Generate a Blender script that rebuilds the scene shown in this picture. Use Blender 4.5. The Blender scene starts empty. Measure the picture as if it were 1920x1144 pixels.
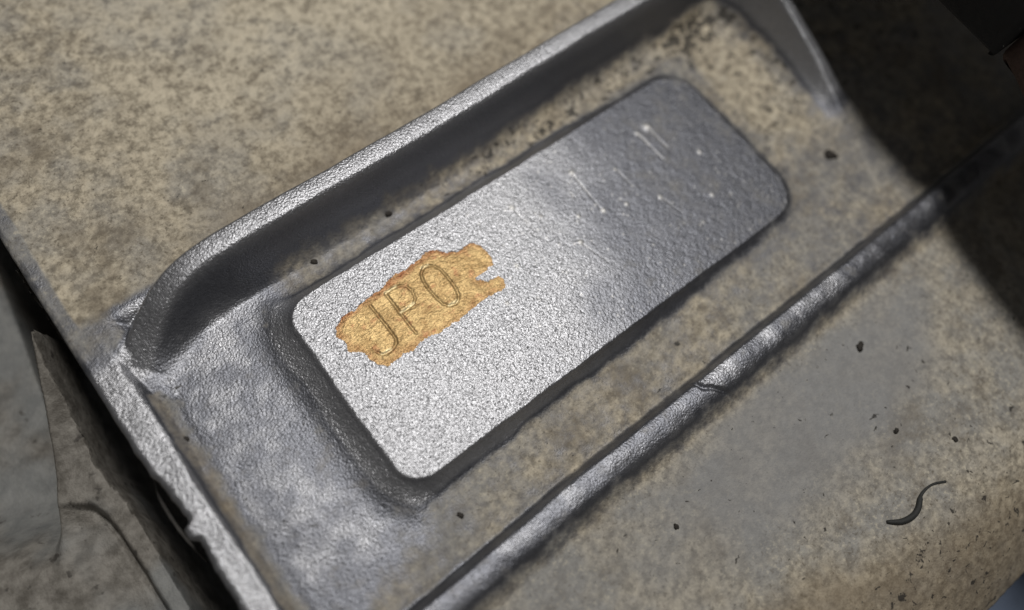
import bpy, math
import numpy as np
from mathutils import Matrix, Vector

S = 0.001                      # every length below is in millimetres
sc = bpy.context.scene
COL = sc.collection
rng = np.random.default_rng(11)

# ------------------------------------------------------------------ camera, light, exposure
cam_d = bpy.data.cameras.new('camera')
cam = bpy.data.objects.new('camera', cam_d)
COL.objects.link(cam)
CAM = np.array([-25.912, -15.000, 55.417])
R = np.array([[0.7794123, -0.53536935, 0.32541684],
              [-0.6137348, -0.75680669, 0.22488493],
              [0.12588114, -0.37499772, -0.91843925]])
right, up, back = R[:, 0], -R[:, 1], -R[:, 2]
cam.matrix_world = Matrix(((right[0], up[0], back[0], CAM[0] * S),
                           (right[1], up[1], back[1], CAM[1] * S),
                           (right[2], up[2], back[2], CAM[2] * S),
                           (0, 0, 0, 1)))
cam_d.sensor_width = 36.0
cam_d.lens = 1446.65 * 36.0 / 1920.0
cam_d.clip_start = 0.001
cam_d.clip_end = 10.0
cam_d.dof.use_dof = True
FOC = np.array([-11.0, -1.0, 0.0])
cam_d.dof.focus_distance = float((FOC - CAM) @ (-back)) * S
cam_d.dof.aperture_fstop = 11.0
sc.camera = cam

w = bpy.data.worlds.new('World')
sc.world = w
w.use_nodes = True
w.node_tree.nodes['Background'].inputs['Color'].default_value = (1.0, 0.97, 0.93, 1)
w.node_tree.nodes['Background'].inputs['Strength'].default_value = 0.095

LAMP = np.array([26.0, 31.0, 200.0])
ld = bpy.data.lights.new('work_lamp', 'AREA')
ld.shape = 'DISK'
ld.size = 34.0 * S
ld.energy = 0.32
ld.color = (1.0, 0.975, 0.94)
lo = bpy.data.objects.new('work_lamp', ld)
COL.objects.link(lo)
lo.location = Vector(LAMP * S)
lo.rotation_euler = (Vector((-8, -4, 0)) - Vector(LAMP)).to_track_quat('-Z', 'Y').to_euler()

sc.view_settings.view_transform = 'Standard'
sc.view_settings.look = 'None'
sc.view_settings.exposure = 0.0
sc.view_settings.gamma = 1.0

# ------------------------------------------------------------------ numpy helpers
def sstep(a, b, x):
    t = np.clip((x - a) / (b - a), 0, 1)
    return t * t * (3 - 2 * t)

def vnoise(x, y, scale, seed):
    g = np.random.default_rng(seed).random((256, 256))
    fx = x / scale + 1000.37
    fy = y / scale + 1000.71
    ix = np.floor(fx).astype(np.int64)
    iy = np.floor(fy).astype(np.int64)
    tx = fx - ix
    ty = fy - iy
    tx = tx * tx * tx * (tx * (tx * 6 - 15) + 10)
    ty = ty * ty * ty * (ty * (ty * 6 - 15) + 10)
    a = g[ix % 256, iy % 256]; b = g[(ix + 1) % 256, iy % 256]
    c = g[ix % 256, (iy + 1) % 256]; d = g[(ix + 1) % 256, (iy + 1) % 256]
    return ((a * (1 - tx) + b * tx) * (1 - ty) + (c * (1 - tx) + d * tx) * ty) * 2 - 1

def fbm(x, y, scale, seed, octs=3):
    v = 0; a = 1; n = 0
    for k in range(octs):
        v = v + a * vnoise(x * (0.8 if k % 2 else 1) + y * (0.6 if k % 2 else 0),
                           y * (0.8 if k % 2 else 1) - x * (0.6 if k % 2 else 0), scale, seed + k)
        n += a; a *= 0.5; scale *= 0.5
    return v / n

def poly_dist(x, y, pts, vals=None):
    """distance to an open polyline, which side (+ = left of it), and a value carried along it"""
    best = np.full(x.shape, 1e9); side = np.zeros(x.shape); val = np.zeros(x.shape)
    for i in range(len(pts) - 1):
        ax, ay = pts[i]; bx, by = pts[i + 1]
        dx, dy = bx - ax, by - ay
        L2 = dx * dx + dy * dy
        t = np.clip(((x - ax) * dx + (y - ay) * dy) / L2, 0, 1)
        px, py = x - ax - t * dx, y - ay - t * dy
        d = np.hypot(px, py)
        m = d < best
        best = np.where(m, d, best)
        side = np.where(m, np.sign(dx * py - dy * px), side)
        if vals is not None:
            val = np.where(m, vals[i] + t * (vals[i + 1] - vals[i]), val)
    return best, side, val

def smooth_path(pts, vals, n=6):
    """Catmull-Rom through points carrying a value"""
    P = [np.array([*p, v]) for p, v in zip(pts, vals)]
    P = [2 * P[0] - P[1]] + P + [2 * P[-1] - P[-2]]
    out = []
    for i in range(1, len(P) - 2):
        for k in range(n):
            t = k / n
            a, b, c, d = P[i - 1:i + 3]
            out.append(0.5 * (2 * b + (c - a) * t + (2 * a - 5 * b + 4 * c - d) * t * t + (3 * b - a - 3 * c + d) * t ** 3))
    out.append(P[-2])
    return [(q[0], q[1]) for q in out], [q[2] for q in out]

def inside_poly(x, y, pts):
    r = np.zeros(x.shape, bool)
    n = len(pts)
    for i in range(n):
        x1, y1 = pts[i]; x2, y2 = pts[(i + 1) % n]
        c = (y1 > y) != (y2 > y)
        with np.errstate(divide='ignore', invalid='ignore'):
            xi = (x2 - x1) * (y - y1) / (y2 - y1) + x1
        r ^= c & (x < xi)
    return r

# ------------------------------------------------------------------ objects
def tag(o, label=None, cat=None, group=None, kind=None):
    for k, v in (('label', label), ('category', cat), ('group', group), ('kind', kind)):
        if v: o[k] = v

def empty(name, loc, label, cat, group=None):
    o = bpy.data.objects.new(name, None)
    COL.objects.link(o)
    o.location = Vector(loc) * S
    o.empty_display_size = 0.002
    o['_loc'] = [float(v) for v in loc]
    tag(o, label, cat, group)
    return o

def base_of(parent):
    v = np.zeros(3)
    while parent is not None:
        if '_loc' in parent: v = v + np.array(parent['_loc'])
        parent = parent.parent
    return v

def mesh_obj(name, V, F, mat, parent=None, normals=None, masks=None, loc=(0, 0, 0)):
    """V in mm (world), F a list or an (n,3|4) array"""
    me = bpy.data.meshes.new(name)
    V = np.asarray(V, float)
    off = base_of(parent) if parent is not None else np.array(loc, float)
    co = ((V - off) * S).astype(np.float32)
    if isinstance(F, np.ndarray):
        n, k = F.shape
        me.vertices.add(len(co)); me.vertices.foreach_set('co', co.ravel())
        me.loops.add(n * k); me.loops.foreach_set('vertex_index', F.astype(np.int32).ravel())
        me.polygons.add(n)
        me.polygons.foreach_set('loop_start', np.arange(0, n * k, k, dtype=np.int32))
        me.polygons.foreach_set('loop_total', np.full(n, k, np.int32))
        me.update(calc_edges=True)
    else:
        me.from_pydata([tuple(c) for c in co], [], [tuple(f) for f in F])
        me.update()
    me.polygons.foreach_set('use_smooth', np.ones(len(me.polygons), bool))
    if masks is not None:
        at = me.color_attributes.new('wear_light', 'FLOAT_COLOR', 'POINT')
        at.data.foreach_set('color', np.c_[masks[:, :3], masks[:, 3] if masks.shape[1] > 3 else np.ones(len(masks))].astype(np.float32).ravel())
        if masks.shape[1] > 4:
            at = me.color_attributes.new('tone', 'FLOAT_COLOR', 'POINT')
            at.data.foreach_set('color', np.c_[masks[:, 4:7], np.ones(len(masks))].astype(np.float32).ravel())
    if normals is not None:
        me.normals_split_custom_set_from_vertices([tuple(v) for v in normals.tolist()])
    me.materials.append(mat)
    o = bpy.data.objects.new(name, me)
    COL.objects.link(o)
    if parent is not None: o.parent = parent
    elif tuple(loc) != (0, 0, 0): o.location = Vector(loc) * S
    return o

# ------------------------------------------------------------------ materials
class NB:
    def __init__(s, name):
        s.m = bpy.data.materials.new(name); s.m.use_nodes = True
        s.t = s.m.node_tree; s.N = s.t.nodes; s.L = s.t.links
        s.b = s.N['Principled BSDF']
        g = s.N.new('ShaderNodeNewGeometry')
        k = s.N.new('ShaderNodeVectorMath'); k.operation = 'SCALE'; k.inputs['Scale'].default_value = 1 / S
        s.L.new(g.outputs['Position'], k.inputs[0])
        s.pos = k.outputs[0]
    def set(s, sock, v):
        if isinstance(v, bpy.types.NodeSocket): s.L.new(v, sock)
        elif isinstance(v, (tuple, list)): sock.default_value = (*v, 1) if len(v) == 3 and sock.type == 'RGBA' else v
        else: sock.default_value = v
    def noise(s, scale_mm, detail=3, rough=0.55, dist=0.0, stretch=None, off=0.0):
        p = s.pos
        if stretch or off:
            mp = s.N.new('ShaderNodeMapping')
            mp.inputs['Scale'].default_value = stretch or (1, 1, 1)
            mp.inputs['Location'].default_value = (off, off * .7, off * .3)
            s.L.new(p, mp.inputs['Vector']); p = mp.outputs[0]
        n = s.N.new('ShaderNodeTexNoise')
        n.inputs['Scale'].default_value = 1 / scale_mm
        n.inputs['Detail'].default_value = detail
        n.inputs['Roughness'].default_value = rough
        n.inputs['Distortion'].default_value = dist
        s.L.new(p, n.inputs['Vector'])
        return n.outputs['Fac']
    def voro(s, scale_mm, feature='F1', rnd=1.0):
        n = s.N.new('ShaderNodeTexVoronoi'); n.feature = feature
        n.inputs['Scale'].default_value = 1 / scale_mm
        n.inputs['Randomness'].default_value = rnd
        s.L.new(s.pos, n.inputs['Vector'])
        return n.outputs['Distance']
    def ramp(s, v, a, b, lo=0.0, hi=1.0):
        n = s.N.new('ShaderNodeMapRange'); n.interpolation_type = 'SMOOTHSTEP'
        n.inputs['From Min'].default_value = a; n.inputs['From Max'].default_value = b
        n.inputs['To Min'].default_value = lo; n.inputs['To Max'].default_value = hi
        s.L.new(v, n.inputs['Value']); return n.outputs[0]
    def math(s, op, a, b=0.0, c=None):
        n = s.N.new('ShaderNodeMath'); n.operation = op
        s.set(n.inputs[0], a); s.set(n.inputs[1], b)
        if c is not None: s.set(n.inputs[2], c)
        return n.outputs[0]
    def mix(s, f, a, b):
        n = s.N.new('ShaderNodeMix'); n.data_type = 'RGBA'
        s.set(n.inputs['Factor'], f); s.set(n.inputs[6], a); s.set(n.inputs[7], b)
        return n.outputs[2]
    def attr(s, name='wear_light'):
        a = s.N.new('ShaderNodeAttribute'); a.attribute_name = name; s.alpha = a.outputs['Alpha']
        x = s.N.new('ShaderNodeSeparateColor'); s.L.new(a.outputs['Color'], x.inputs[0])
        return x.outputs
    def bump(s, h, dist_mm, strength=1.0, prev=None):
        n = s.N.new('ShaderNodeBump')
        n.inputs['Distance'].default_value = dist_mm * S
        s.set(n.inputs['Strength'], strength)
        s.L.new(h, n.inputs['Height'])
        if prev is not None: s.L.new(prev, n.inputs['Normal'])
        return n.outputs[0]

def cast_metal():
    b = NB('weathered_cast_metal')
    tone = b.attr('tone')                 # red: worn smooth blue grey, green: brown stain, blue: pale dust
    wear_light = b.attr()                       # red: bare metal with painted glare, green: tan grime, blue: black specks
    mott = b.noise(0.8, 6, 0.72, 0.1)
    fine = b.noise(0.33, 3, 0.62)
    big = b.noise(6.0, 4, 0.6, off=13.0)
    # grime colours
    c1 = b.mix(b.ramp(mott, 0.32, 0.68), (0.185, 0.158, 0.116), (0.53, 0.465, 0.35))
    c2 = b.mix(b.ramp(mott, 0.32, 0.68), (0.185, 0.178, 0.165), (0.31, 0.30, 0.275))
    dirt = b.mix(b.math('ADD', wear_light[1], b.ramp(big, 0.35, 0.65, -0.4, 0.4)), c2, c1)
    dirt = b.mix(b.ramp(fine, 0.53, 0.72, 0.0, 0.6), dirt, (0.56, 0.51, 0.40))
    dirt = b.mix(b.ramp(fine, 0.46, 0.28, 0.0, 0.75), dirt, (0.10, 0.082, 0.058))
    dirt = b.mix(b.ramp(b.noise(5.5, 7, 0.72, off=21.0), 0.50, 0.66, 0.0, 0.55), dirt, (0.13, 0.105, 0.075))
    dirt = b.mix(b.math('MULTIPLY', tone[1], 0.75), dirt, b.mix(mott, (0.10, 0.075, 0.048), (0.24, 0.185, 0.12)))
    dirt = b.mix(b.math('MULTIPLY', tone[0], 0.75), dirt, b.mix(mott, (0.19, 0.192, 0.195), (0.26, 0.26, 0.262)))
    dirt = b.mix(b.math('MULTIPLY', tone[2], b.ramp(mott, 0.35, 0.6, 0.05, 0.5)), dirt, (0.60, 0.54, 0.42))
    bright = b.ramp(wear_light[0], 0.78, 1.14)
    metal = b.mix(fine, b.mix(bright, (0.125, 0.13, 0.148), (0.30, 0.303, 0.32)), b.mix(bright, (0.18, 0.185, 0.205), (0.43, 0.433, 0.452)))
    clean_lit = b.math('ADD', wear_light[0], b.math('MULTIPLY', b.math('SUBTRACT', b.noise(1.6, 5, 0.65, off=5.0), 0.5), 0.95))
    clean_lit = b.ramp(clean_lit, 0.22, 0.80)
    col = b.mix(clean_lit, dirt, metal)
    # black specks
    sp = b.noise(0.75, 3, 0.6, 0.6, off=31.0)
    thr = b.math('SUBTRACT', 0.775, b.math('MULTIPLY', wear_light[2], 0.31))
    spk = b.ramp(b.math('SUBTRACT', sp, thr), 0.0, 0.05)
    col = b.mix(b.math('MULTIPLY', spk, 0.9), col, (0.022, 0.019, 0.016))
    col = b.mix(b.alpha, col, (0.85, 0.83, 0.80))  # pale scratches, nicks and sparkles, their glint painted in
    b.set(b.b.inputs['Base Color'], col)
    nospk = b.math('SUBTRACT', 1.0, b.math('MAXIMUM', spk, b.math('MULTIPLY', b.alpha, 0.7)))
    b.set(b.b.inputs['Metallic'], b.math('MULTIPLY', b.math('MULTIPLY', clean_lit, 0.92), nospk))
    rough = b.math('ADD', b.math('MULTIPLY', clean_lit, -0.34), 0.80)
    rough = b.math('SUBTRACT', rough, b.math('MULTIPLY', bright, 0.055))
    b.set(b.b.inputs['Roughness'], b.math('ADD', rough, b.math('MULTIPLY', b.math('SUBTRACT', fine, 0.5), 0.25)))
    g1 = b.voro(0.17)
    grain = b.math('ADD', b.math('MULTIPLY', b.math('MULTIPLY', g1, g1), -0.5), b.math('MULTIPLY', b.noise(0.135, 2, 0.6, off=3.0), 0.8))
    grain2 = b.noise(0.85, 3, 0.6, off=9.0)
    n = b.bump(grain2, 0.018, 1.0)
    n = b.bump(grain, 0.068, b.math('ADD', 0.62, b.math('MULTIPLY', bright, 0.38)), n)
    n = b.bump(sp, 0.08, 0.5, n)
    b.set(b.b.inputs['Normal'], n)
    return b.m

def gold_paint():
    b = NB('gold_paint')
    wear_light = b.attr()                       # red: worn thin to a copper brown, green: painted letter glints
    mott = b.noise(1.3, 4, 0.6, 0.3)
    fine = b.noise(0.30, 3, 0.6, stretch=(0.4, 1, 1))
    gold = b.mix(b.ramp(mott, 0.35, 0.65), (0.32, 0.20, 0.080), (0.52, 0.365, 0.165))
    gold = b.mix(b.ramp(b.noise(1.0, 3, 0.6, off=7.0), 0.56, 0.68, 0, 0.7), gold, (0.36, 0.16, 0.075))
    col = b.mix(wear_light[0], gold, (0.24, 0.092, 0.036))
    b.set(b.b.inputs['Base Color'], b.mix(b.ramp(fine, 0.35, 0.65, 0.0, 0.35), col, (0.54, 0.39, 0.18)))
    b.set(b.b.inputs['Base Color'], b.mix(b.math('MULTIPLY', wear_light[1], b.ramp(mott, 0.25, 0.5, 0.5, 0.9)), b.b.inputs['Base Color'].links[0].from_socket, (0.86, 0.72, 0.42)))
    b.set(b.b.inputs['Metallic'], 0.62)
    b.set(b.b.inputs['Roughness'], 0.44)
    n = b.bump(b.noise(0.85, 3, 0.6, off=9.0), 0.12, 1.0)
    n = b.bump(b.noise(0.22, 3, 0.65, stretch=(0.45, 1, 1), off=3.0), 0.10, 1.0, n)
    b.set(b.b.inputs['Normal'], n)
    return b.m

def dark_casting():
    b = NB('grimy_grey_casting')
    mott = b.noise(1.4, 5, 0.65, 0.1)
    big = b.noise(9.0, 3, 0.5, off=4.0)
    c = b.mix(b.ramp(mott, 0.32, 0.68), (0.10, 0.09, 0.076), (0.23, 0.215, 0.19))
    c = b.mix(b.ramp(big, 0.45, 0.62, 0, 0.55), c, (0.20, 0.215, 0.22))
    c = b.mix(b.ramp(b.noise(1.2, 3, 0.6, off=8.0), 0.62, 0.72, 0, 0.8), c, (0.04, 0.035, 0.03))
    b.set(b.b.inputs['Base Color'], c)
    b.set(b.b.inputs['Metallic'], 0.15)
    b.set(b.b.inputs['Roughness'], 0.65)
    b.set(b.b.inputs['Normal'], b.bump(b.noise(0.3, 4, 0.65), 0.10, 0.9))
    return b.m

def plain(name, col, rough=0.7, metal=0.0, bump_mm=0.5, var=0.35):
    b = NB(name)
    n = b.noise(bump_mm * 2, 4, 0.6)
    b.set(b.b.inputs['Base Color'], b.mix(n, tuple(c * (1 - var) for c in col), tuple(min(1, c * (1 + var)) for c in col)))
    b.set(b.b.inputs['Roughness'], rough)
    b.set(b.b.inputs['Metallic'], metal)
    b.set(b.b.inputs['Normal'], b.bump(b.noise(bump_mm, 4, 0.6), bump_mm * 0.25, 0.8))
    return b.m

M_CAST = cast_metal()
M_GOLD = gold_paint()
M_LOW = dark_casting()
M_BENCH = plain('blue_grey_bench_paint', (0.10, 0.13, 0.19), 0.6, 0, 1.2)
M_FLASH = plain('dull_torn_metal', (0.045, 0.042, 0.038), 0.75, 0.1, 0.4)
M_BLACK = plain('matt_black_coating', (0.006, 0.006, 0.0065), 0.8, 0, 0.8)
M_RUST = plain('brown_rust', (0.05, 0.026, 0.018), 0.8, 0, 0.9, 0.5)
M_CRUMB = plain('black_grit', (0.022, 0.018, 0.014), 0.8, 0, 0.3)
M_FIBRE = plain('dark_fibre', (0.02, 0.021, 0.02), 0.75, 0, 0.3)

# ------------------------------------------------------------------ the setting
bench = mesh_obj('bench_top', [(-400, -400, -26), (400, -400, -26), (400, 400, -26), (-400, 400, -26)], [(0, 1, 2, 3)], M_BENCH)
tag(bench, kind='structure')

# ------------------------------------------------------------------ the casting as one surface
def axis(breaks):
    out = []
    for a, b, st in breaks:
        n = max(1, int(round((b - a) / st)))
        out += list(a + (b - a) * np.arange(n) / n)
    out.append(breaks[-1][1])
    return np.array(out)

XE = -34.3                                           # left edge of the plate
xs = axis([(XE, -22.5, 0.125), (-22.5, 22.5, 0.075), (22.5, 45, 0.14), (45, 75, 0.6)])
ys = axis([(-34, -18, 0.14), (-18, -10, 0.125), (-10, 10, 0.075), (10, 18, 0.125), (18, 46, 0.16), (46, 70, 0.8)])
NW = 12                                              # rows of the side wall and of the rounded lower edge

RIDGE_P, RIDGE_H = smooth_path(
    [(-31.4, 10.9), (-29.6, 12.3), (-27.4, 13.45), (-24.5, 14.1), (-20, 14.25), (-10, 14.2), (5, 14.3), (18, 14.35), (26.5, 14.4)],
    [0.4, 1.5, 2.9, 3.9, 4.3, 4.4, 4.4, 4.4, 4.4])
END_P, END_H = smooth_path(
    [(26.5, 14.4), (29.6, 13.6), (31.3, 11.6), (31.7, 8.0), (31.6, 2.0), (31.3, -3.5), (31.0, -7.2)],
    [4.4, 4.5, 4.8, 4.9, 3.1, 1.1, -0.1])

LETTERS = {
    'J': [[(-15.21, 4.81), (-15.19, 4.05), (-15.18, 3.07), (-15.14, 2.16), (-15.18, 1.52), (-15.34, 1.2), (-15.8, 0.98), (-16.39, 0.92), (-16.76, 1.1), (-16.9, 1.5)]],
    'P': [[(-13.73, 5.0), (-13.69, 4.04), (-13.69, 3.06), (-13.70, 2.03), (-13.68, 1.02)],
          [(-13.73, 5.0), (-13.01, 5.03), (-12.38, 4.92), (-12.03, 4.55), (-11.90, 4.0), (-12.05, 3.4), (-12.45, 3.04), (-13.05, 2.98), (-13.7, 3.0)]],
    'O': [[(-10.05, 5.12), (-9.62, 5.04), (-9.24, 4.75), (-9.03, 4.2), (-8.97, 3.4), (-8.99, 2.5), (-9.12, 1.75), (-9.4, 1.35), (-9.85, 1.19), (-10.3, 1.33),
           (-10.6, 1.75), (-10.72, 2.5), (-10.77, 3.4), (-10.72, 4.2), (-10.5, 4.8), (-10.05, 5.12)]],
}
PAINT = [(-18.35, 4.85), (-18.67, 4.37), (-18.28, 3.52), (-18.57, 2.88), (-17.88, 2.1), (-17.5, 0.77), (-16.97, 0.04), (-16.41, -0.08), (-14.85, 0.07), (-13.43, 0.19),
         (-11.94, -0.01), (-10.6, -0.08), (-8.94, 0.08), (-7.05, 0.11), (-5.74, 0.1), (-5.44, 0.67), (-5.69, 1.3), (-6.66, 1.36), (-7.32, 1.83), (-6.47, 2.0), (-5.25, 2.24),
         (-4.95, 2.82), (-5.09, 4.18), (-5.73, 4.7), (-6.94, 4.83), (-7.86, 5.15), (-8.26, 5.97), (-8.93, 6.04), (-9.87, 5.91), (-11.05, 5.8), (-12.48, 5.73), (-13.7, 5.53),
         (-15.16, 5.36), (-16.52, 5.29), (-17.62, 5.19)]
SCRATCH = [((-15.3, -1.24), (-15.39, -4.71), .05), ((-12.7, -1.04), (-13.41, -4.15), .05), ((12.95, 4.98), (13.11, 1.58), .09), ((14.15, 4.86), (14.25, 2.3), .10),
           ((5.39, 5.11), (5.26, 0.85), .07), ((1.82, -0.4), (2.55, -2.97), .06), ((-0.93, 5.36), (-0.64, 2.18), .05), ((10.37, -1.06), (10.87, -3.27), .05), ((-6.5, -1.2), (-6.47, -3.6), .05),
           ((8.9, 3.2), (9.0, 1.1), .05), ((-3.9, 1.0), (-3.95, -1.1), .05), ((-2.2, -3.4), (-2.0, -5.2), .04)]
NICKS = [(14.15, 5.0, .38), (5.4, 5.15, .26), (5.3, 0.85, .22), (12.9, 4.95, .2), (1.8, -0.35, .24), (-0.95, 5.4, .25), (-3.9, 1.0, .2), (10.3, -1.0, .2), (3.2, 1.6, .16), (7.4, 0.2, .18),
         (-6.5, -1.1, .18), (14.3, -3.4, .18), (16.4, 0.4, .2), (0.6, 3.4, .15), (8.8, 3.3, .15)]

def pad_sd(X, Y):
    """signed distance to the pad's outline (rounded corners, larger at the right)"""
    r = np.where(X < 0, 2.3, 3.4)
    qx = np.abs(X) - 21.0 + r; qy = np.abs(Y) - 8.6 + r
    return np.hypot(np.maximum(qx, 0), np.maximum(qy, 0)) + np.minimum(np.maximum(qx, qy), 0) - r

def letter_dist(X, Y, strokes):
    d = np.full(X.shape, 9.0)
    m = (X > -18) & (X < -8) & (Y > 0) & (Y < 6.2)
    dd = np.full(int(m.sum()), 9.0)
    for s in strokes:
        dd = np.minimum(dd, poly_dist(X[m], Y[m], s)[0])
    d[m] = dd
    return d

def surface(X, Y):
    FL = -1.5 + 1.0 * sstep(-6, 21, X)
    out = {}
    und = 0.10 * fbm(X, Y, 6.0, 1, 2)
    # floor level inside the pocket, lip, plateau
    z = FL + 0.45 * und
    wob = 0.22 * fbm(X, Y, 3.0, 7, 3)
    lip = sstep(-31.05, -32.35, X + wob)
    z = z + lip * (1.0 + 0.06 * fbm(X, Y, 1.6, 9, 3))
    groove = np.exp(-((X + wob + 31.0) / 0.35) ** 2)
    z = z - 0.22 * groove * sstep(11.3, 10.3, Y)
    # ridge
    d, s, h = poly_dist(X, Y, RIDGE_P, RIDGE_H)
    s_out = s > 0
    wav = 0.16 * fbm(X, Y, 4.0, 21, 2)
    di = np.where(s_out, sstep(2.1, 0.75, d + wav * .5), sstep(3.5, 0.6, d + wav * .5) ** 1.35)
    plate_up = sstep(13.2, 15.2, Y) * sstep(33, 31, X)          # plateau behind the ridge
    left_up = sstep(-29.2, -31.6, X) * sstep(9.5, 12.5, Y)
    lev = np.maximum(plate_up, left_up)
    z = np.maximum(z, FL + lev * 1.0 + und * 1.0)
    rid = FL + h * di
    round_top = 0.30 * np.clip(1 - (d / 1.5) ** 2, 0, 1)
    z1 = np.where(di > 0, np.maximum(z, rid + round_top * np.clip(h / 5, 0, 1) * 0.9), z)
    out['ridge_d'], out['ridge_side'] = d, s_out
    # end wall
    d2, s2, h2 = poly_dist(X, Y, END_P, END_H)
    sl = s2 > 0
    de = np.where(sl, sstep(2.3, 0.4, d2), np.clip(1 - np.clip((d2 - 0.45) / 2.6, 0, 1), 0, 1) ** 2.0)
    z2 = FL + np.maximum(h2, 0) * de + und
    z = np.maximum(z1, np.where(h2 > 0, z2, -9))
    out['end_d'] = d2
    # rib
    yc = -15.65 + 0.12 * fbm(X, Y * 0, 9.0, 33, 2) - 0.35 * sstep(-5, -26, X)
    t = Y - yc
    pr = np.where(t > 0, sstep(1.40, 0.75, t + wav * .4), sstep(-2.5, -0.85, t + wav * .4) ** 1.15)
    zr = (1.4 - 0.18 * np.clip(t / 1.0, -1, 1) ** 2 + 0.08 * fbm(X, Y, 2.2, 35, 3)) * pr
    crack = np.exp(-((X - 1.9 + 0.9 * (Y + 15.6) + 0.3 * fbm(X, Y, 1.0, 37, 2)) / 0.22) ** 2)
    zr = zr - 0.30 * crack * pr
    z = z + zr * sstep(-33.6, -31.0, X) - 0.07 * np.exp(-((t - 1.5) / 0.3) ** 2)
    out['rib_t'] = t
    # pad
    sd = pad_sd(X, Y) + 0.10 * fbm(X, Y, 2.0, 41, 3)
    wide = 1.75 + 1.55 * sstep(-19.5, -21.5, X) - 0.25 * sstep(-7, -9, Y) * sstep(-21.5, -19, X)
    q = np.clip((sd + 0.30) / (wide + 0.30), 0, 1)
    prof = (1 - q) ** 2.3
    prof = np.where(q < 0.12, 1 - (1 - 0.88 ** 2.3) * (q / 0.12) ** 1.8, prof)
    ztop = 0.03 * fbm(X, Y, 5, 43, 2)
    z = z * (1 - prof) + ztop * prof
    out['pad_sd'] = sd
    # casting skin grain, in the mesh itself
    z = z + 0.009 * fbm(X, Y, 0.8, 51, 3) + 0.012 * (sd < 0.4) * fbm(X, Y, 0.36, 53, 2)
    # letters, scratches, nicks
    ldd = {}
    for ch, st in LETTERS.items():
        dl = letter_dist(X, Y, st)
        ldd[ch] = dl
        z = z - 0.09 * sstep(0.17, 0.0, dl)
    out['letters'] = ldd
    for a, b_, dep in SCRATCH:
        m = (np.abs(X - (a[0] + b_[0]) / 2) < 2) & (np.abs(Y - (a[1] + b_[1]) / 2) < 3.5)
        if m.any():
            q = poly_dist(X[m], Y[m], [a, b_])[0]
            z[m] += -0.4 * dep * np.exp(-(q / 0.09) ** 2) + 0.1 * dep * np.exp(-((q - 0.18) / 0.08) ** 2)
    for nx, ny, r in NICKS:
        m = (np.abs(X - nx) < 2) & (np.abs(Y - ny) < 2)
        if m.any():
            q = np.hypot(X[m] - nx, Y[m] - ny)
            z[m] += 0.3 * r * np.exp(-(q / (0.75 * r)) ** 2)
    # paint film
    pin = inside_poly(X + 0.22 * fbm(X, Y, 0.8, 61, 4), Y + 0.30 * fbm(X, Y, 0.8, 65, 4), PAINT)
    z = z + 0.014 * pin
    out['paint'] = pin
    # rounding of the lower edge of the plate
    sfall = np.clip(-33.0 - Y, 0, None)
    z = z - sfall ** 2 / 19.0
    return z, out

X, Y = np.meshgrid(xs, ys, indexing='ij')
Z, info = surface(X, Y)

# worn, jagged left edge
def chip(y):
    e = (0.06 * fbm(y, y * 0 + 2.0, 2.3, 71, 3) + 0.12 * fbm(y, y * 0 + 7.0, 0.7, 73, 3)) * (0.2 + 0.8 * sstep(8, 3, y))
    e = e + np.interp(y, [-14, -7, -4.5, -3.0, -2.3, -1.95, -1.3, -1.05, -0.6, 0.5, 1.5, 2.5, 3.5, 5.0],
                      [0.25, 0.30, 0.32, 0.50, 0.45, 0.02, 0.00, 0.45, 0.60, 0.46, 0.38, 0.30, 0.10, 0.0])
    return e
blend = sstep(XE + 2.4, XE, X)
X = X + blend * np.maximum(chip(Y), -0.5)
Z = Z - 0.22 * sstep(XE + 0.45, XE, X - np.maximum(chip(Y), -0.5)) ** 2

# side wall on the left (12 columns going down), then the bent-down lower edge
wl_z = np.linspace(0, 1, NW + 1)[1:]
Xw, Yw, Zw = [], [], []
for k in range(NW, 0, -1):
    t = k / NW
    Xw.append(X[0] - 0.25 * math.sin(min(1, t * 6) * math.pi / 2) + 0.9 * t + 0.10 * fbm(Y[0], Y[0] * 0 + t * 3, 2.5, 81, 3) * min(1, t * 4))
    Yw.append(Y[0]); Zw.append(Z[0] - 0.18 * min(1, t * 6) - 10.5 * t ** 1.3)
GX = np.vstack([np.array(Xw), X]); GY = np.vstack([np.array(Yw), Y]); GZ = np.vstack([np.array(Zw), Z])
# lower edge: continue the rounding down to the underside
EX, EY, EZ = [], [], []
y0, z0 = ys[0], GZ[:, 0]
for k in range(60, 0, -1):
    s_ = 11.0 * k / 60
    EX.append(GX[:, 0] + 0)
    EY.append(np.full(GX.shape[0], y0 - s_))
    fall = (1.0 + s_) ** 2 / 19.0 - 1 / 19.0 + np.where(s_ > 9.4, (s_ - 9.4) * 5.0, 0)
    xx = GX[:, 0]
    EZ.append(np.maximum(z0 - fall + 0.10 * fbm(xx, xx * 0 - s_, 1.4, 91, 3) + 0.05 * fbm(xx, xx * 0 - s_, 0.5, 93, 2), -13))
GX = np.hstack([np.array(EX).T, GX]); GY = np.hstack([np.array(EY).T, GY]); GZ = np.hstack([np.array(EZ).T, GZ])
NE = 60

def grid_normals(GX, GY, GZ):
    P = np.stack([GX, GY, GZ], -1)
    n = np.cross(np.gradient(P, axis=0), np.gradient(P, axis=1))
    n /= np.linalg.norm(n, axis=-1, keepdims=True) + 1e-12
    return n
GN = grid_normals(GX, GY, GZ)

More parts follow.
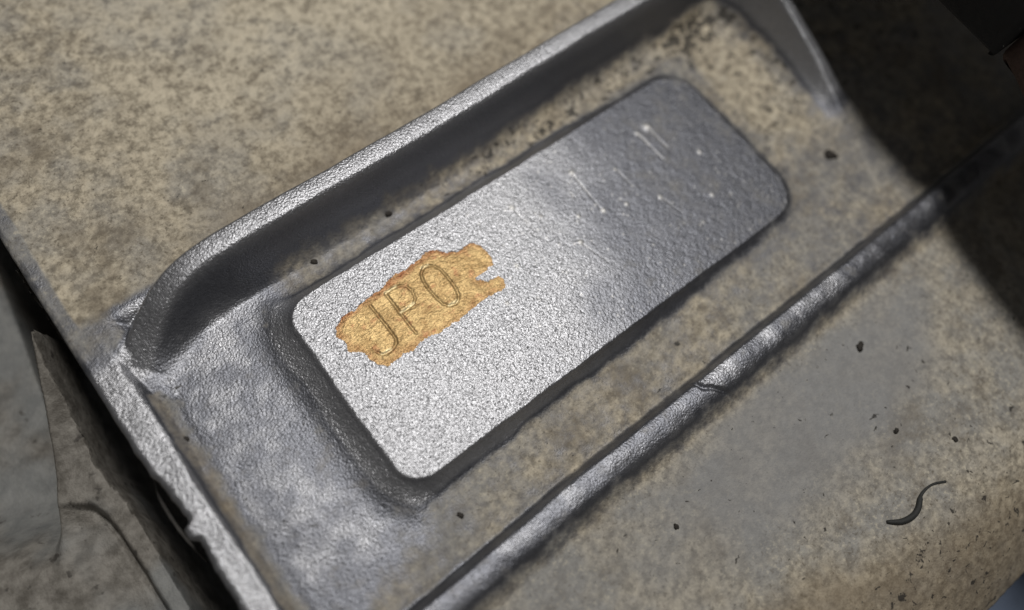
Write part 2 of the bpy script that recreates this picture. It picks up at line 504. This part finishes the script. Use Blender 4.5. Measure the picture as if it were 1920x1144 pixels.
# -------- wear and painted-light masks (red bare metal with glare, green tan grime, blue black specks)
xx, yy = GX, GY
sd = pad_sd(xx, yy)
rd, rs, _ = poly_dist(xx, yy, RIDGE_P, RIDGE_H)
ed, es, eh = poly_dist(xx, yy, END_P, END_H)
rt = yy + 15.65
wn = fbm(xx, yy, 4.0, 101, 3)
clean_lit = np.full(xx.shape, 0.42); tan = np.full(xx.shape, 0.55); spk = np.full(xx.shape, 0.30)
# pocket floor: bare on the left, grimy towards the right
leftness = sstep(-17, -25, xx + 2 * wn) * sstep(-15, -9, yy + 2 * wn)
clean_lit = clean_lit + (0.45 + 0.20 * fbm(xx, yy, 1.3, 153, 4)) * leftness * sstep(-31.2, -30.0, xx + 0.4 * wn)
tan = tan - 0.5 * leftness
clean_lit = np.where((yy > 8.6) & (xx < 5), clean_lit + 0.10, clean_lit)
spk = spk + 0.42 * sstep(8.8, 9.6, yy) * sstep(12.4, 11.2, yy) * sstep(-8, 0, xx) + 0.35 * sstep(21, 23, xx) * sstep(-7, 0, yy) * (yy < 12.5)
# plateau
plat = (yy > 15.3) | ((xx < -30.5) & (yy > 11.3))
f = sstep(15.0, 16.4, yy)
clean_lit = clean_lit * (1 - f) + 0.06 * f
tan = tan * (1 - f) + (0.75 + 0.2 * sstep(-15, 5, xx)) * f
spk = spk * (1 - f) + 0.28 * f
# outside floor past the rib
f = sstep(-17.8, -18.6, yy)
clean_lit = clean_lit * (1 - f) + (0.16 - 0.1 * sstep(-28, -34, yy)) * f
tan = tan * (1 - f) + (0.18 + 0.75 * sstep(-30.5, -35.5, yy + 1.5 * wn + 0.25 * (xx - 8))) * f
spk = spk * (1 - f) + (0.33 + 0.2 * sstep(-31, -36, yy)) * f
# bare raised features
padc_glare = 1.17 + 0.13 * fbm(xx, yy, 3.2, 151, 4) - 0.42 * sstep(-9, 12, xx - 0.5 * yy + 2.5 * wn)  # pad metal darkens to the right: glare fall-off put into its colour
lim = 1.15 + 0.75 * sstep(-19, -21.5, xx) - 0.45 * sstep(4, 18, xx)
f = sstep(lim, lim - 0.8, sd + 0.4 * wn); clean_lit = clean_lit * (1 - f) + padc_glare * f; tan = tan * (1 - f) - 0.3 * f; spk = spk * (1 - f)
f = np.where(rs > 0, sstep(1.9, 1.0, rd), sstep(2.7, 1.9, rd + 0.25 * wn)); clean_lit = clean_lit * (1 - f) + (0.86 + 0.22 * np.where(rs > 0, 1, sstep(1.5, 0.7, rd))) * f; spk = spk * (1 - f)  # inner wall darker than the crest, its shade put into the metal colour
f = np.where(es > 0, sstep(1.6, 0.9, ed), sstep(2.0, 1.3, ed + 0.2 * wn)) * sstep(0.4, 1.8, eh); clean_lit = clean_lit * (1 - f) + 1.05 * f; spk = spk * (1 - 0.6 * f)
f = np.where(rt > 0, sstep(1.5, 1.0, rt), sstep(-2.3, -1.3, rt + 0.3 * wn)); clean_lit = clean_lit * (1 - f) + (0.84 - 0.30 * sstep(-1.1, -1.7, rt) + 0.26 * fbm(xx, yy, 1.6, 155, 4)) * f; tan = tan - 0.45 * f; tan = tan * (1 - .5 * f); spk = spk * (1 - f)
f = sstep(-31.6, -32.1, xx + 0.2 * wn) * sstep(14, 11, yy); clean_lit = clean_lit * (1 - f) + (1.08 + 0.15 * wn) * f; spk = spk * (1 - f)
f = sstep(-32.9, -33.2, xx + 0.15 * wn) * sstep(13, 16, yy); clean_lit = clean_lit * (1 - f) + 0.48 * f; tan = tan * (1 - f) - 0.4 * f; spk = spk * (1 - f)
f = sstep(9.3, 10.0, yy) * sstep(12.3, 11.3, yy) * sstep(-6, 2, xx + 2 * wn) * sstep(29, 27, xx)
spk = np.maximum(spk, 0.70 * f); tan = tan + 0.3 * f; clean_lit = clean_lit - 0.12 * f
f = sstep(22.5, 24, xx) * sstep(29.5, 28.5, xx) * sstep(-6, 0, yy + wn) * sstep(12.8, 11.8, yy)
spk = np.maximum(spk, 0.66 * f); clean_lit = clean_lit - 0.25 * f; tan = tan + 0.25 * f
scratch_glint = np.zeros(xx.shape)  # scratches and nicks, with their glint put into the colour
for a, b_, dep in SCRATCH:
    m = (np.abs(xx - (a[0] + b_[0]) / 2) < 2) & (np.abs(yy - (a[1] + b_[1]) / 2) < 3.5)
    q, _, t_ = poly_dist(xx[m], yy[m], [a, b_], [1.0, 0.35])
    scratch_glint[m] = np.maximum(scratch_glint[m], np.exp(-(q / 0.085) ** 2) * t_ * min(1, dep / 0.08) * (a[0] > -1.5) * (1.0 if a[0] > 12 else 0.6) * (0.55 + 0.6 * fbm(xx[m], yy[m], 0.5, 121, 2)))
for nx, ny, rr in NICKS:
    m = (np.abs(xx - nx) < 2) & (np.abs(yy - ny) < 2)
    scratch_glint[m] = np.maximum(scratch_glint[m], 1.1 * np.exp(-(np.hypot(xx[m] - nx, (yy[m] - ny) * .8) / (0.75 * rr)) ** 2))
rn = np.random.default_rng(5)
for k in range(150):                                   # tiny painted sparkles scattered over the pad
    nx, ny, rr = rn.uniform(-6, 20.5), rn.uniform(-8, 8), rn.uniform(0.05, 0.09)
    m = (np.abs(xx - nx) < .5) & (np.abs(yy - ny) < .5)
    scratch_glint[m] = np.maximum(scratch_glint[m], 0.7 * np.exp(-(np.hypot(xx[m] - nx, yy[m] - ny) / rr) ** 2))
scratch_glint = np.clip(scratch_glint * 0.7, 0, 1)
# worn blue-grey patches and brown stains
wn2 = fbm(xx, yy, 7.0, 131, 4)
worn = sstep(0.0, 0.7, np.exp(-((xx - 7) / 13) ** 2 - ((yy + 22.5) / 5) ** 2) * 1.1 + 0.45 * wn2) * sstep(-17.5, -19, yy) * sstep(-32, -28, yy)
worn = np.maximum(worn, 0.5 * sstep(-2, -20, xx) * sstep(-17.5, -19, yy))
brown = sstep(21.5, 15.5, yy + 1.6 * wn2) * sstep(15, 16, yy) * sstep(-29, -20, xx) * (0.55 + 0.5 * wn2)
brown = brown + 0.35 * sstep(0.1, 0.6, wn2) * (yy > 16)
brown = np.maximum(brown, 0.75 * sstep(-31.5, -36, yy + 2.0 * wn2 + 0.25 * (xx - 8)))
brown = np.maximum(brown, 0.6 * sstep(-32.0, -31.7, xx + 0.2 * wn) * sstep(-30.6, -31.3, xx + 0.8 * wn) * sstep(10.8, 9.8, yy))
light = sstep(17, 30, yy + 3 * wn2) * sstep(-28, -12, xx)
MASK = np.stack([clean_lit, tan, spk, scratch_glint, np.clip(worn, 0, 1), np.clip(brown, 0, 1), np.clip(light, 0, 1)], -1)

# -------- split into parts that meet vertex to vertex
base = np.array([18.0, 8.0, -12.0])
plate = empty('metal_casting', base, 'grey cast metal plate with raised stamped pad dabbed with gold paint', 'casting')
ncx, ncy = GX.shape
ii, jj = np.meshgrid(np.arange(ncx - 1), np.arange(ncy - 1), indexing='ij')
def fc(A): return (A[:-1, :-1] + A[1:, :-1] + A[:-1, 1:] + A[1:, 1:]) / 4
fx, fy, fsd, frd, frs, fed, frt, feh = fc(GX), fc(GY), fc(sd), fc(rd), fc(rs * 1.0) > 0, fc(ed), fc(rt), fc(eh)
PID = np.zeros(fx.shape, int)
names = {0: 'pocket_floor', 1: 'raised_pad', 2: 'rim_ridge', 3: 'end_wall', 4: 'low_rib', 5: 'edge_lip', 6: 'upper_flange', 7: 'outer_face', 8: 'side_face', 9: 'paint_mark'}
PID[fy > 15.0] = 6
PID[(fx < -30.2) & (fy > 11.0)] = 6
PID[fy < -17.6] = 7
PID[(fx > 33.2)] = 7
PID[(fx < -31.4) & (fy <= 11.0)] = 5
PID[(frt < 2.0) & (frt > -2.5) & (fx > -31.4)] = 4
PID[((frs & (frd < 2.0)) | (~frs & (frd < 2.9)))] = 2
PID[((fed < 2.9) & (feh > 0.15) & (frd > 2.0)) | ((fed < frd) & (fed < 2.5) & (feh > .15))] = 3
PID[fsd < 1.5] = 1
PID[ii < NW] = 8
off_i, off_j = NW, NE
pin = np.zeros(GX.shape); pin[NW:, NE:] = info['paint']
fp = fc(pin)
PID[(fp > 0.5)] = 9
for k, ch in enumerate('JPO'):
    L = np.full(GX.shape, 9.0); L[NW:, NE:] = info['letters'][ch]
    PID[(fc(L) < 0.18) & (fsd < 0)] = 10 + k

vid = np.arange(ncx * ncy).reshape(ncx, ncy)
quads = np.stack([vid[:-1, :-1], vid[1:, :-1], vid[1:, 1:], vid[:-1, 1:]], -1)
FV = np.stack([GX, GY, GZ], -1).reshape(-1, 3); FN = GN.reshape(-1, 3); FM = MASK.reshape(-1, 7)
# copper-coloured thin edge of the paint: distance to its outline
pd = np.full(GX.shape, 9.0)
mm_ = (GX > -20) & (GX < -3) & (GY > -2) & (GY < 8)
pd[mm_] = poly_dist(GX[mm_], GY[mm_], PAINT + PAINT[:1])[0]
edge = np.clip(sstep(0.8, 0.1, pd + 0.35 * fbm(GX, GY, 1.1, 111, 3)) * (0.42 + 0.65 * sstep(3.5, 5.2, GY)), 0, 1)
letter_glint = np.full(GX.shape, 9.0)
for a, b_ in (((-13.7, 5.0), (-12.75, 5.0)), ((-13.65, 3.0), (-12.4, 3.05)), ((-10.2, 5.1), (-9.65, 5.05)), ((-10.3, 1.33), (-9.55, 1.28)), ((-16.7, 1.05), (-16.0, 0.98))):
    letter_glint[mm_] = np.minimum(letter_glint[mm_], poly_dist(GX[mm_], GY[mm_] - 0.06, [a, b_])[0])
letter_glint = sstep(0.15, 0.05, letter_glint + 0.05 * fbm(GX, GY, 0.4, 141, 2)) * 0.9  # highlights on the level letter strokes, put into the paint colour
GM = np.stack([edge, letter_glint, edge * 0], -1).reshape(-1, 3)

def cut(pid, name, mat, parent, masks=FM):
    q = quads[PID == pid]
    if not len(q): return None
    u, inv = np.unique(q.ravel(), return_inverse=True)
    return mesh_obj(name, FV[u], inv.reshape(q.shape).astype(np.int32), mat, parent, FN[u], masks[u])
parts = {}
for pid in (0, 1, 2, 3, 4, 5, 6, 7, 8):
    parts[pid] = cut(pid, names[pid], M_CAST, plate)
pad = parts[1]
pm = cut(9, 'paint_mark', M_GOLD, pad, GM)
pm['label'] = 'ragged dab of gold paint with coppery edges'
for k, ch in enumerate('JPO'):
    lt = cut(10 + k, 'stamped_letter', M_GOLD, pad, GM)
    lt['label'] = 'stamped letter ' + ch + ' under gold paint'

# torn flash hanging under the chipped edge
def strip(pts, wid, thick, n=5, seed=3):
    P, _ = smooth_path([(p[0], p[1]) for p in pts], [p[2] for p in pts], 8)
    Zs = smooth_path([(p[0], p[1]) for p in pts], [p[2] for p in pts], 8)[1]
    V = []; F = []
    P = np.array(P); T = np.gradient(P, axis=0); T /= np.linalg.norm(T, axis=1, keepdims=True)
    Nn = np.c_[-T[:, 1], T[:, 0]]
    r = np.random.default_rng(seed)
    m = len(P)
    for i in range(m):
        wv = wid * (math.sin(math.pi * (i + .6) / (m + .2)) ** 0.6) * (0.8 + 0.4 * r.random())
        for a, b_ in ((-.5, 0), (-.25, 1), (.25, 1), (.5, 0), (.2, -1), (-.2, -1)):
            V.append((P[i, 0] + Nn[i, 0] * wv * a, P[i, 1] + Nn[i, 1] * wv * a, Zs[i] + b_ * thick * (.8 + .4 * r.random())))
    for i in range(m - 1):
        for k in range(6):
            F.append((i * 6 + k, i * 6 + (k + 1) % 6, (i + 1) * 6 + (k + 1) % 6, (i + 1) * 6 + k))
    F.append(tuple(range(5, -1, -1))); F.append(tuple((m - 1) * 6 + k for k in range(6)))
    return V, F
V, F = strip([(-34.4, 3.6, -2.6), (-34.95, 2.6, -3.6), (-35.15, 1.2, -4.4), (-35.15, -0.4, -4.8), (-35.0, -1.8, -5.0), (-34.8, -3.2, -5.2)], 0.32, 0.12)
mesh_obj('casting_flash', V, F, M_FLASH, plate)

# ------------------------------------------------------------------ lower casting at the left
lower = empty('lower_casting', (-50, 5, -25), 'dull grey casting lying lower along the chipped edge of the stamped plate', 'casting')
lx = axis([(-75, -50, 0.5), (-50, -33, 0.14)])
ly = axis([(-55, -22, 0.5), (-22, 34, 0.16), (34, 60, 0.6)])
LX, LY = np.meshgrid(lx, ly, indexing='ij')
def low_surface(x, y):
    base = -13.5 + 0.25 * fbm(x, y, 6, 201, 3)
    base = base + 5.9 * sstep(11.5, 1.0, y + 0.5 * (x + 44))                # rises to meet the block
    blk = -7.0 + 0.14 * fbm(x, y, 3, 205, 3) + 4.4 * sstep(9, 20, y)
    blk = blk - 0.9 * sstep(-39, -44, x)
    cx = np.interp(y, [-60, 2.0, 3.7, 12.5, 20.1, 60], [-46.0, -44.6, -43.9, -39.6, -35.9, -30])
    wlow = sstep(9.0, 2.5, y + 0.35 * (x + 44))
    base = base * (1 - wlow) + (blk - 0.2) * wlow
    m = sstep(cx - 0.55, cx + 0.45, x)
    base = base - 14 * sstep(0, 0.8, x - np.interp(y, [8, 13, 16.8, 27.6, 40], [-30, -39, -40.3, -38.5, -36.5])) * sstep(11, 14, y)
    top = np.maximum(base, -90) * (1 - m) + blk * m
    # bar along the gap and the step beside it
    gx = np.interp(y, [-60, -4.4, 2.7, 4.6, 5.9, 7.5], [-38.9, -38.9, -38.95, -39.1, -39.5, -41.5]) + 0.1 * fbm(x * 0, y, 2.0, 207, 2)
    stepm = sstep(gx + 0.12, gx - 0.5, x) * sstep(8.2, 5.2, y) * np.maximum(sstep(-46.5, -41, x), 0.55)
    top = top - 1.5 * stepm + 0.9 * sstep(-40.0, -43.5, x) * stepm
    top = top - 0.5 * np.exp(-((x - gx + 0.3) / 0.3) ** 2) * sstep(6.5, 5.0, y)
    xr = np.interp(y, [-60, -5.2, 0.8, 5.2, 8.5, 13.3, 16.7, 21, 26], [-38.0, -37.7, -37.4, -37.6, -38.0, -37.2, -36.6, -35.6, -34.6]) + 0.12 * fbm(x * 0 + 3, y, 1.2, 213, 3)
    top = np.where(x > xr, top - 22 * sstep(0, 0.7, x - xr) - 0.5 * sstep(-.5, 0, x - xr), top)
    return np.maximum(top, -25) + 0.05 * fbm(x, y, 0.9, 211, 3), cx, gx
LZ, CXm, GXm = low_surface(LX, LY)
LN = grid_normals(LX, LY, LZ)
LP = np.stack([LX, LY, LZ], -1).reshape(-1, 3)
lv = np.arange(LX.size).reshape(LX.shape)
lq = np.stack([lv[:-1, :-1], lv[1:, :-1], lv[1:, 1:], lv[:-1, 1:]], -1)
lfx, lfy, lcx, lgx = fc(LX), fc(LY), fc(CXm), fc(GXm)
lid = np.where(lfx > lcx - 0.3, 1, 0)
lid[(lfx > lgx - 0.2) & (lfy < 6.4) & (lid == 1)] = 2
for k, nm in ((0, 'base_web'), (1, 'block_face'), (2, 'edge_bar')):
    q = lq[lid == k]
    u, inv = np.unique(q.ravel(), return_inverse=True)
    mesh_obj(nm, LP[u], inv.reshape(q.shape).astype(np.int32), M_LOW, lower, LN.reshape(-1, 3)[u])

# ------------------------------------------------------------------ black arm overhanging at the upper right
def prism(outline, z0, z1, bev=0.6, nb=3):
    """closed prism of a polygon with rounded lower and upper rims"""
    P = np.array(outline, float); n = len(P)
    c = P.mean(0)
    prv = np.roll(P, 1, 0); nxt = np.roll(P, -1, 0)
    t = nxt - prv; t /= np.linalg.norm(t, axis=1, keepdims=True)
    nrm = np.c_[t[:, 1], -t[:, 0]]
    if np.sum((P - c) * nrm) < 0: nrm = -nrm
    rings = []
    for k in range(nb + 1):
        a = k / nb * math.pi / 2
        rings.append((P - nrm * bev * (1 - math.sin(a)), z0 + bev * (1 - math.cos(a))))
    for k in range(nb + 1):
        a = k / nb * math.pi / 2
        rings.append((P - nrm * bev * (1 - math.cos(a)), z1 - bev * (1 - math.sin(a))))
    V = [(p[0], p[1], z) for r_, z in rings for p in r_]
    F = []
    for r in range(len(rings) - 1):
        for i in range(n):
            F.append((r * n + i, r * n + (i + 1) % n, (r + 1) * n + (i + 1) % n, (r + 1) * n + i))
    F.append(tuple(range(n - 1, -1, -1))); F.append(tuple((len(rings) - 1) * n + i for i in range(n)))
    return V, F
ARM_Z = 14.0
def lower_by(pts):
    k = (CAM[2] - ARM_Z) / (CAM[2] - 18.0)
    return [(CAM[0] + (x - CAM[0]) * k, CAM[1] + (y - CAM[1]) * k) for x, y in pts]
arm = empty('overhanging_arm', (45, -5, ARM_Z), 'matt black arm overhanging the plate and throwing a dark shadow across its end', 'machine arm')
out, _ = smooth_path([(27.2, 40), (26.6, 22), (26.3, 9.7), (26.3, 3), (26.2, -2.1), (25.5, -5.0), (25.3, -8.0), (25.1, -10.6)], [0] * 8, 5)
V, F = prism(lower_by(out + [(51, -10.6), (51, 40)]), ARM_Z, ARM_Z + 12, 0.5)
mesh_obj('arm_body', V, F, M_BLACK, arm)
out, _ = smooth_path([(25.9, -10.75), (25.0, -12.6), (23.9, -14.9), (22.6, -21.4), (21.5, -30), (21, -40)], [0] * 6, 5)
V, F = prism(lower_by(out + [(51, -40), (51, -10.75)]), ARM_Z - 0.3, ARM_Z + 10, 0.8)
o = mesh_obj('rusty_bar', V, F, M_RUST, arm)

# ------------------------------------------------------------------ loose bits
def height(x, y):
    return float(surface(np.array([[x]], float), np.array([[y]], float))[0][0, 0])

def tube(pts, rad, seg=8):
    P = np.array(pts, float); n = len(P)
    T = np.gradient(P, axis=0); T /= np.linalg.norm(T, axis=1, keepdims=True)
    V = []; F = []
    for i in range(n):
        a = np.cross(T[i], (0, 0, 1)); a /= np.linalg.norm(a); b_ = np.cross(a, T[i])
        for k in range(seg):
            th = 2 * math.pi * k / seg
            V.append(P[i] + rad[i] * (math.cos(th) * a + math.sin(th) * b_))
    for i in range(n - 1):
        for k in range(seg):
            F.append((i * seg + k, i * seg + (k + 1) % seg, (i + 1) * seg + (k + 1) % seg, (i + 1) * seg + k))
    F.append(tuple(range(seg))); F.append(tuple((n - 1) * seg + k for k in range(seg - 1, -1, -1)))
    return V, F
tp, _ = smooth_path([(6.5, -31.74), (7.38, -32.4), (8.39, -32.68), (9.21, -32.55), (10.22, -32.05), (11.49, -32.08), (12.59, -32.6)], [0] * 7, 6)
n = len(tp)
rad = [0.24 * (0.25 + 0.75 * math.sin(math.pi * min(1, (i + 1) / n * 1.15) ** 0.8) ** 0.7) * (1 if i < n * .6 else 0.75) for i in range(n)]
rad = [max(0.09, r) for r in rad]
pts3 = [(x, y, height(x, y) + r * 0.85) for (x, y), r in zip(tp, rad)]
V, F = tube(pts3, rad)
o = mesh_obj('fibre', V, F, M_FIBRE, loc=pts3[0])
tag(o, 'black S-shaped thread of fluff lying on the plate near its lower edge', 'thread')

def crumb(x, y, rx, ry, rot, label, seed):
    import bmesh
    bm = bmesh.new()
    bmesh.ops.create_icosphere(bm, subdivisions=2, radius=1.0)
    r = np.random.default_rng(seed)
    zb = height(x, y)
    V = []
    idx = {}
    for i, v in enumerate(bm.verts):
        k = 0.6 + 0.75 * r.random()
        px, py, pz = v.co.x * rx * .75 * k, v.co.y * ry * .75 * k, v.co.z * min(rx, ry) * 0.5 * k
        V.append((x + px * math.cos(rot) - py * math.sin(rot), y + px * math.sin(rot) + py * math.cos(rot), zb + 0.2 * min(rx, ry) + pz))
        idx[v] = i
    F = [tuple(idx[v] for v in f.verts) for f in bm.faces]
    bm.free()
    o = mesh_obj('grit_crumb', V, F, M_CRUMB, loc=(x, y, zb))
    tag(o, label, 'crumb', 'crumbs of black grit on the plate')
for c in [
    (26.9, -6.6, .55, .85, .6, 'largest black grit crumb on the grimy floor past the pad far end', 1),
    (15.2, -20.9, .65, .36, .5, 'flat black crumb outside the low rib, nearest its shaded end', 2),
    (-9.2, 11.2, .30, .42, 1.2, 'black crumb between the ridge and the pad above the gold paint', 3),
    (-31.2, 4.36, .22, .3, .2, 'tiny black crumb at the foot of the bright edge lip', 4),
    (-18.9, -11.7, .26, .34, .4, 'small dark crumb between the pad near corner and the low rib', 5),
    (-6.7, -22.0, .34, .26, 1.0, 'dark crumb on the outer face below the middle of the low rib', 6),
    (-16.4, 11.0, .28, .42, .9, 'dark crumb beside the pad edge below the ridge, nearest the rounded corner', 7),
    (12.4, -27.5, .40, .28, .3, 'dark crumb on the outer face between low rib and fluff thread', 8),
    (15.8, -30.9, .26, .3, .3, 'small dark crumb lying right past the end of the S-shaped fluff', 9),
]:
    crumb(*c)
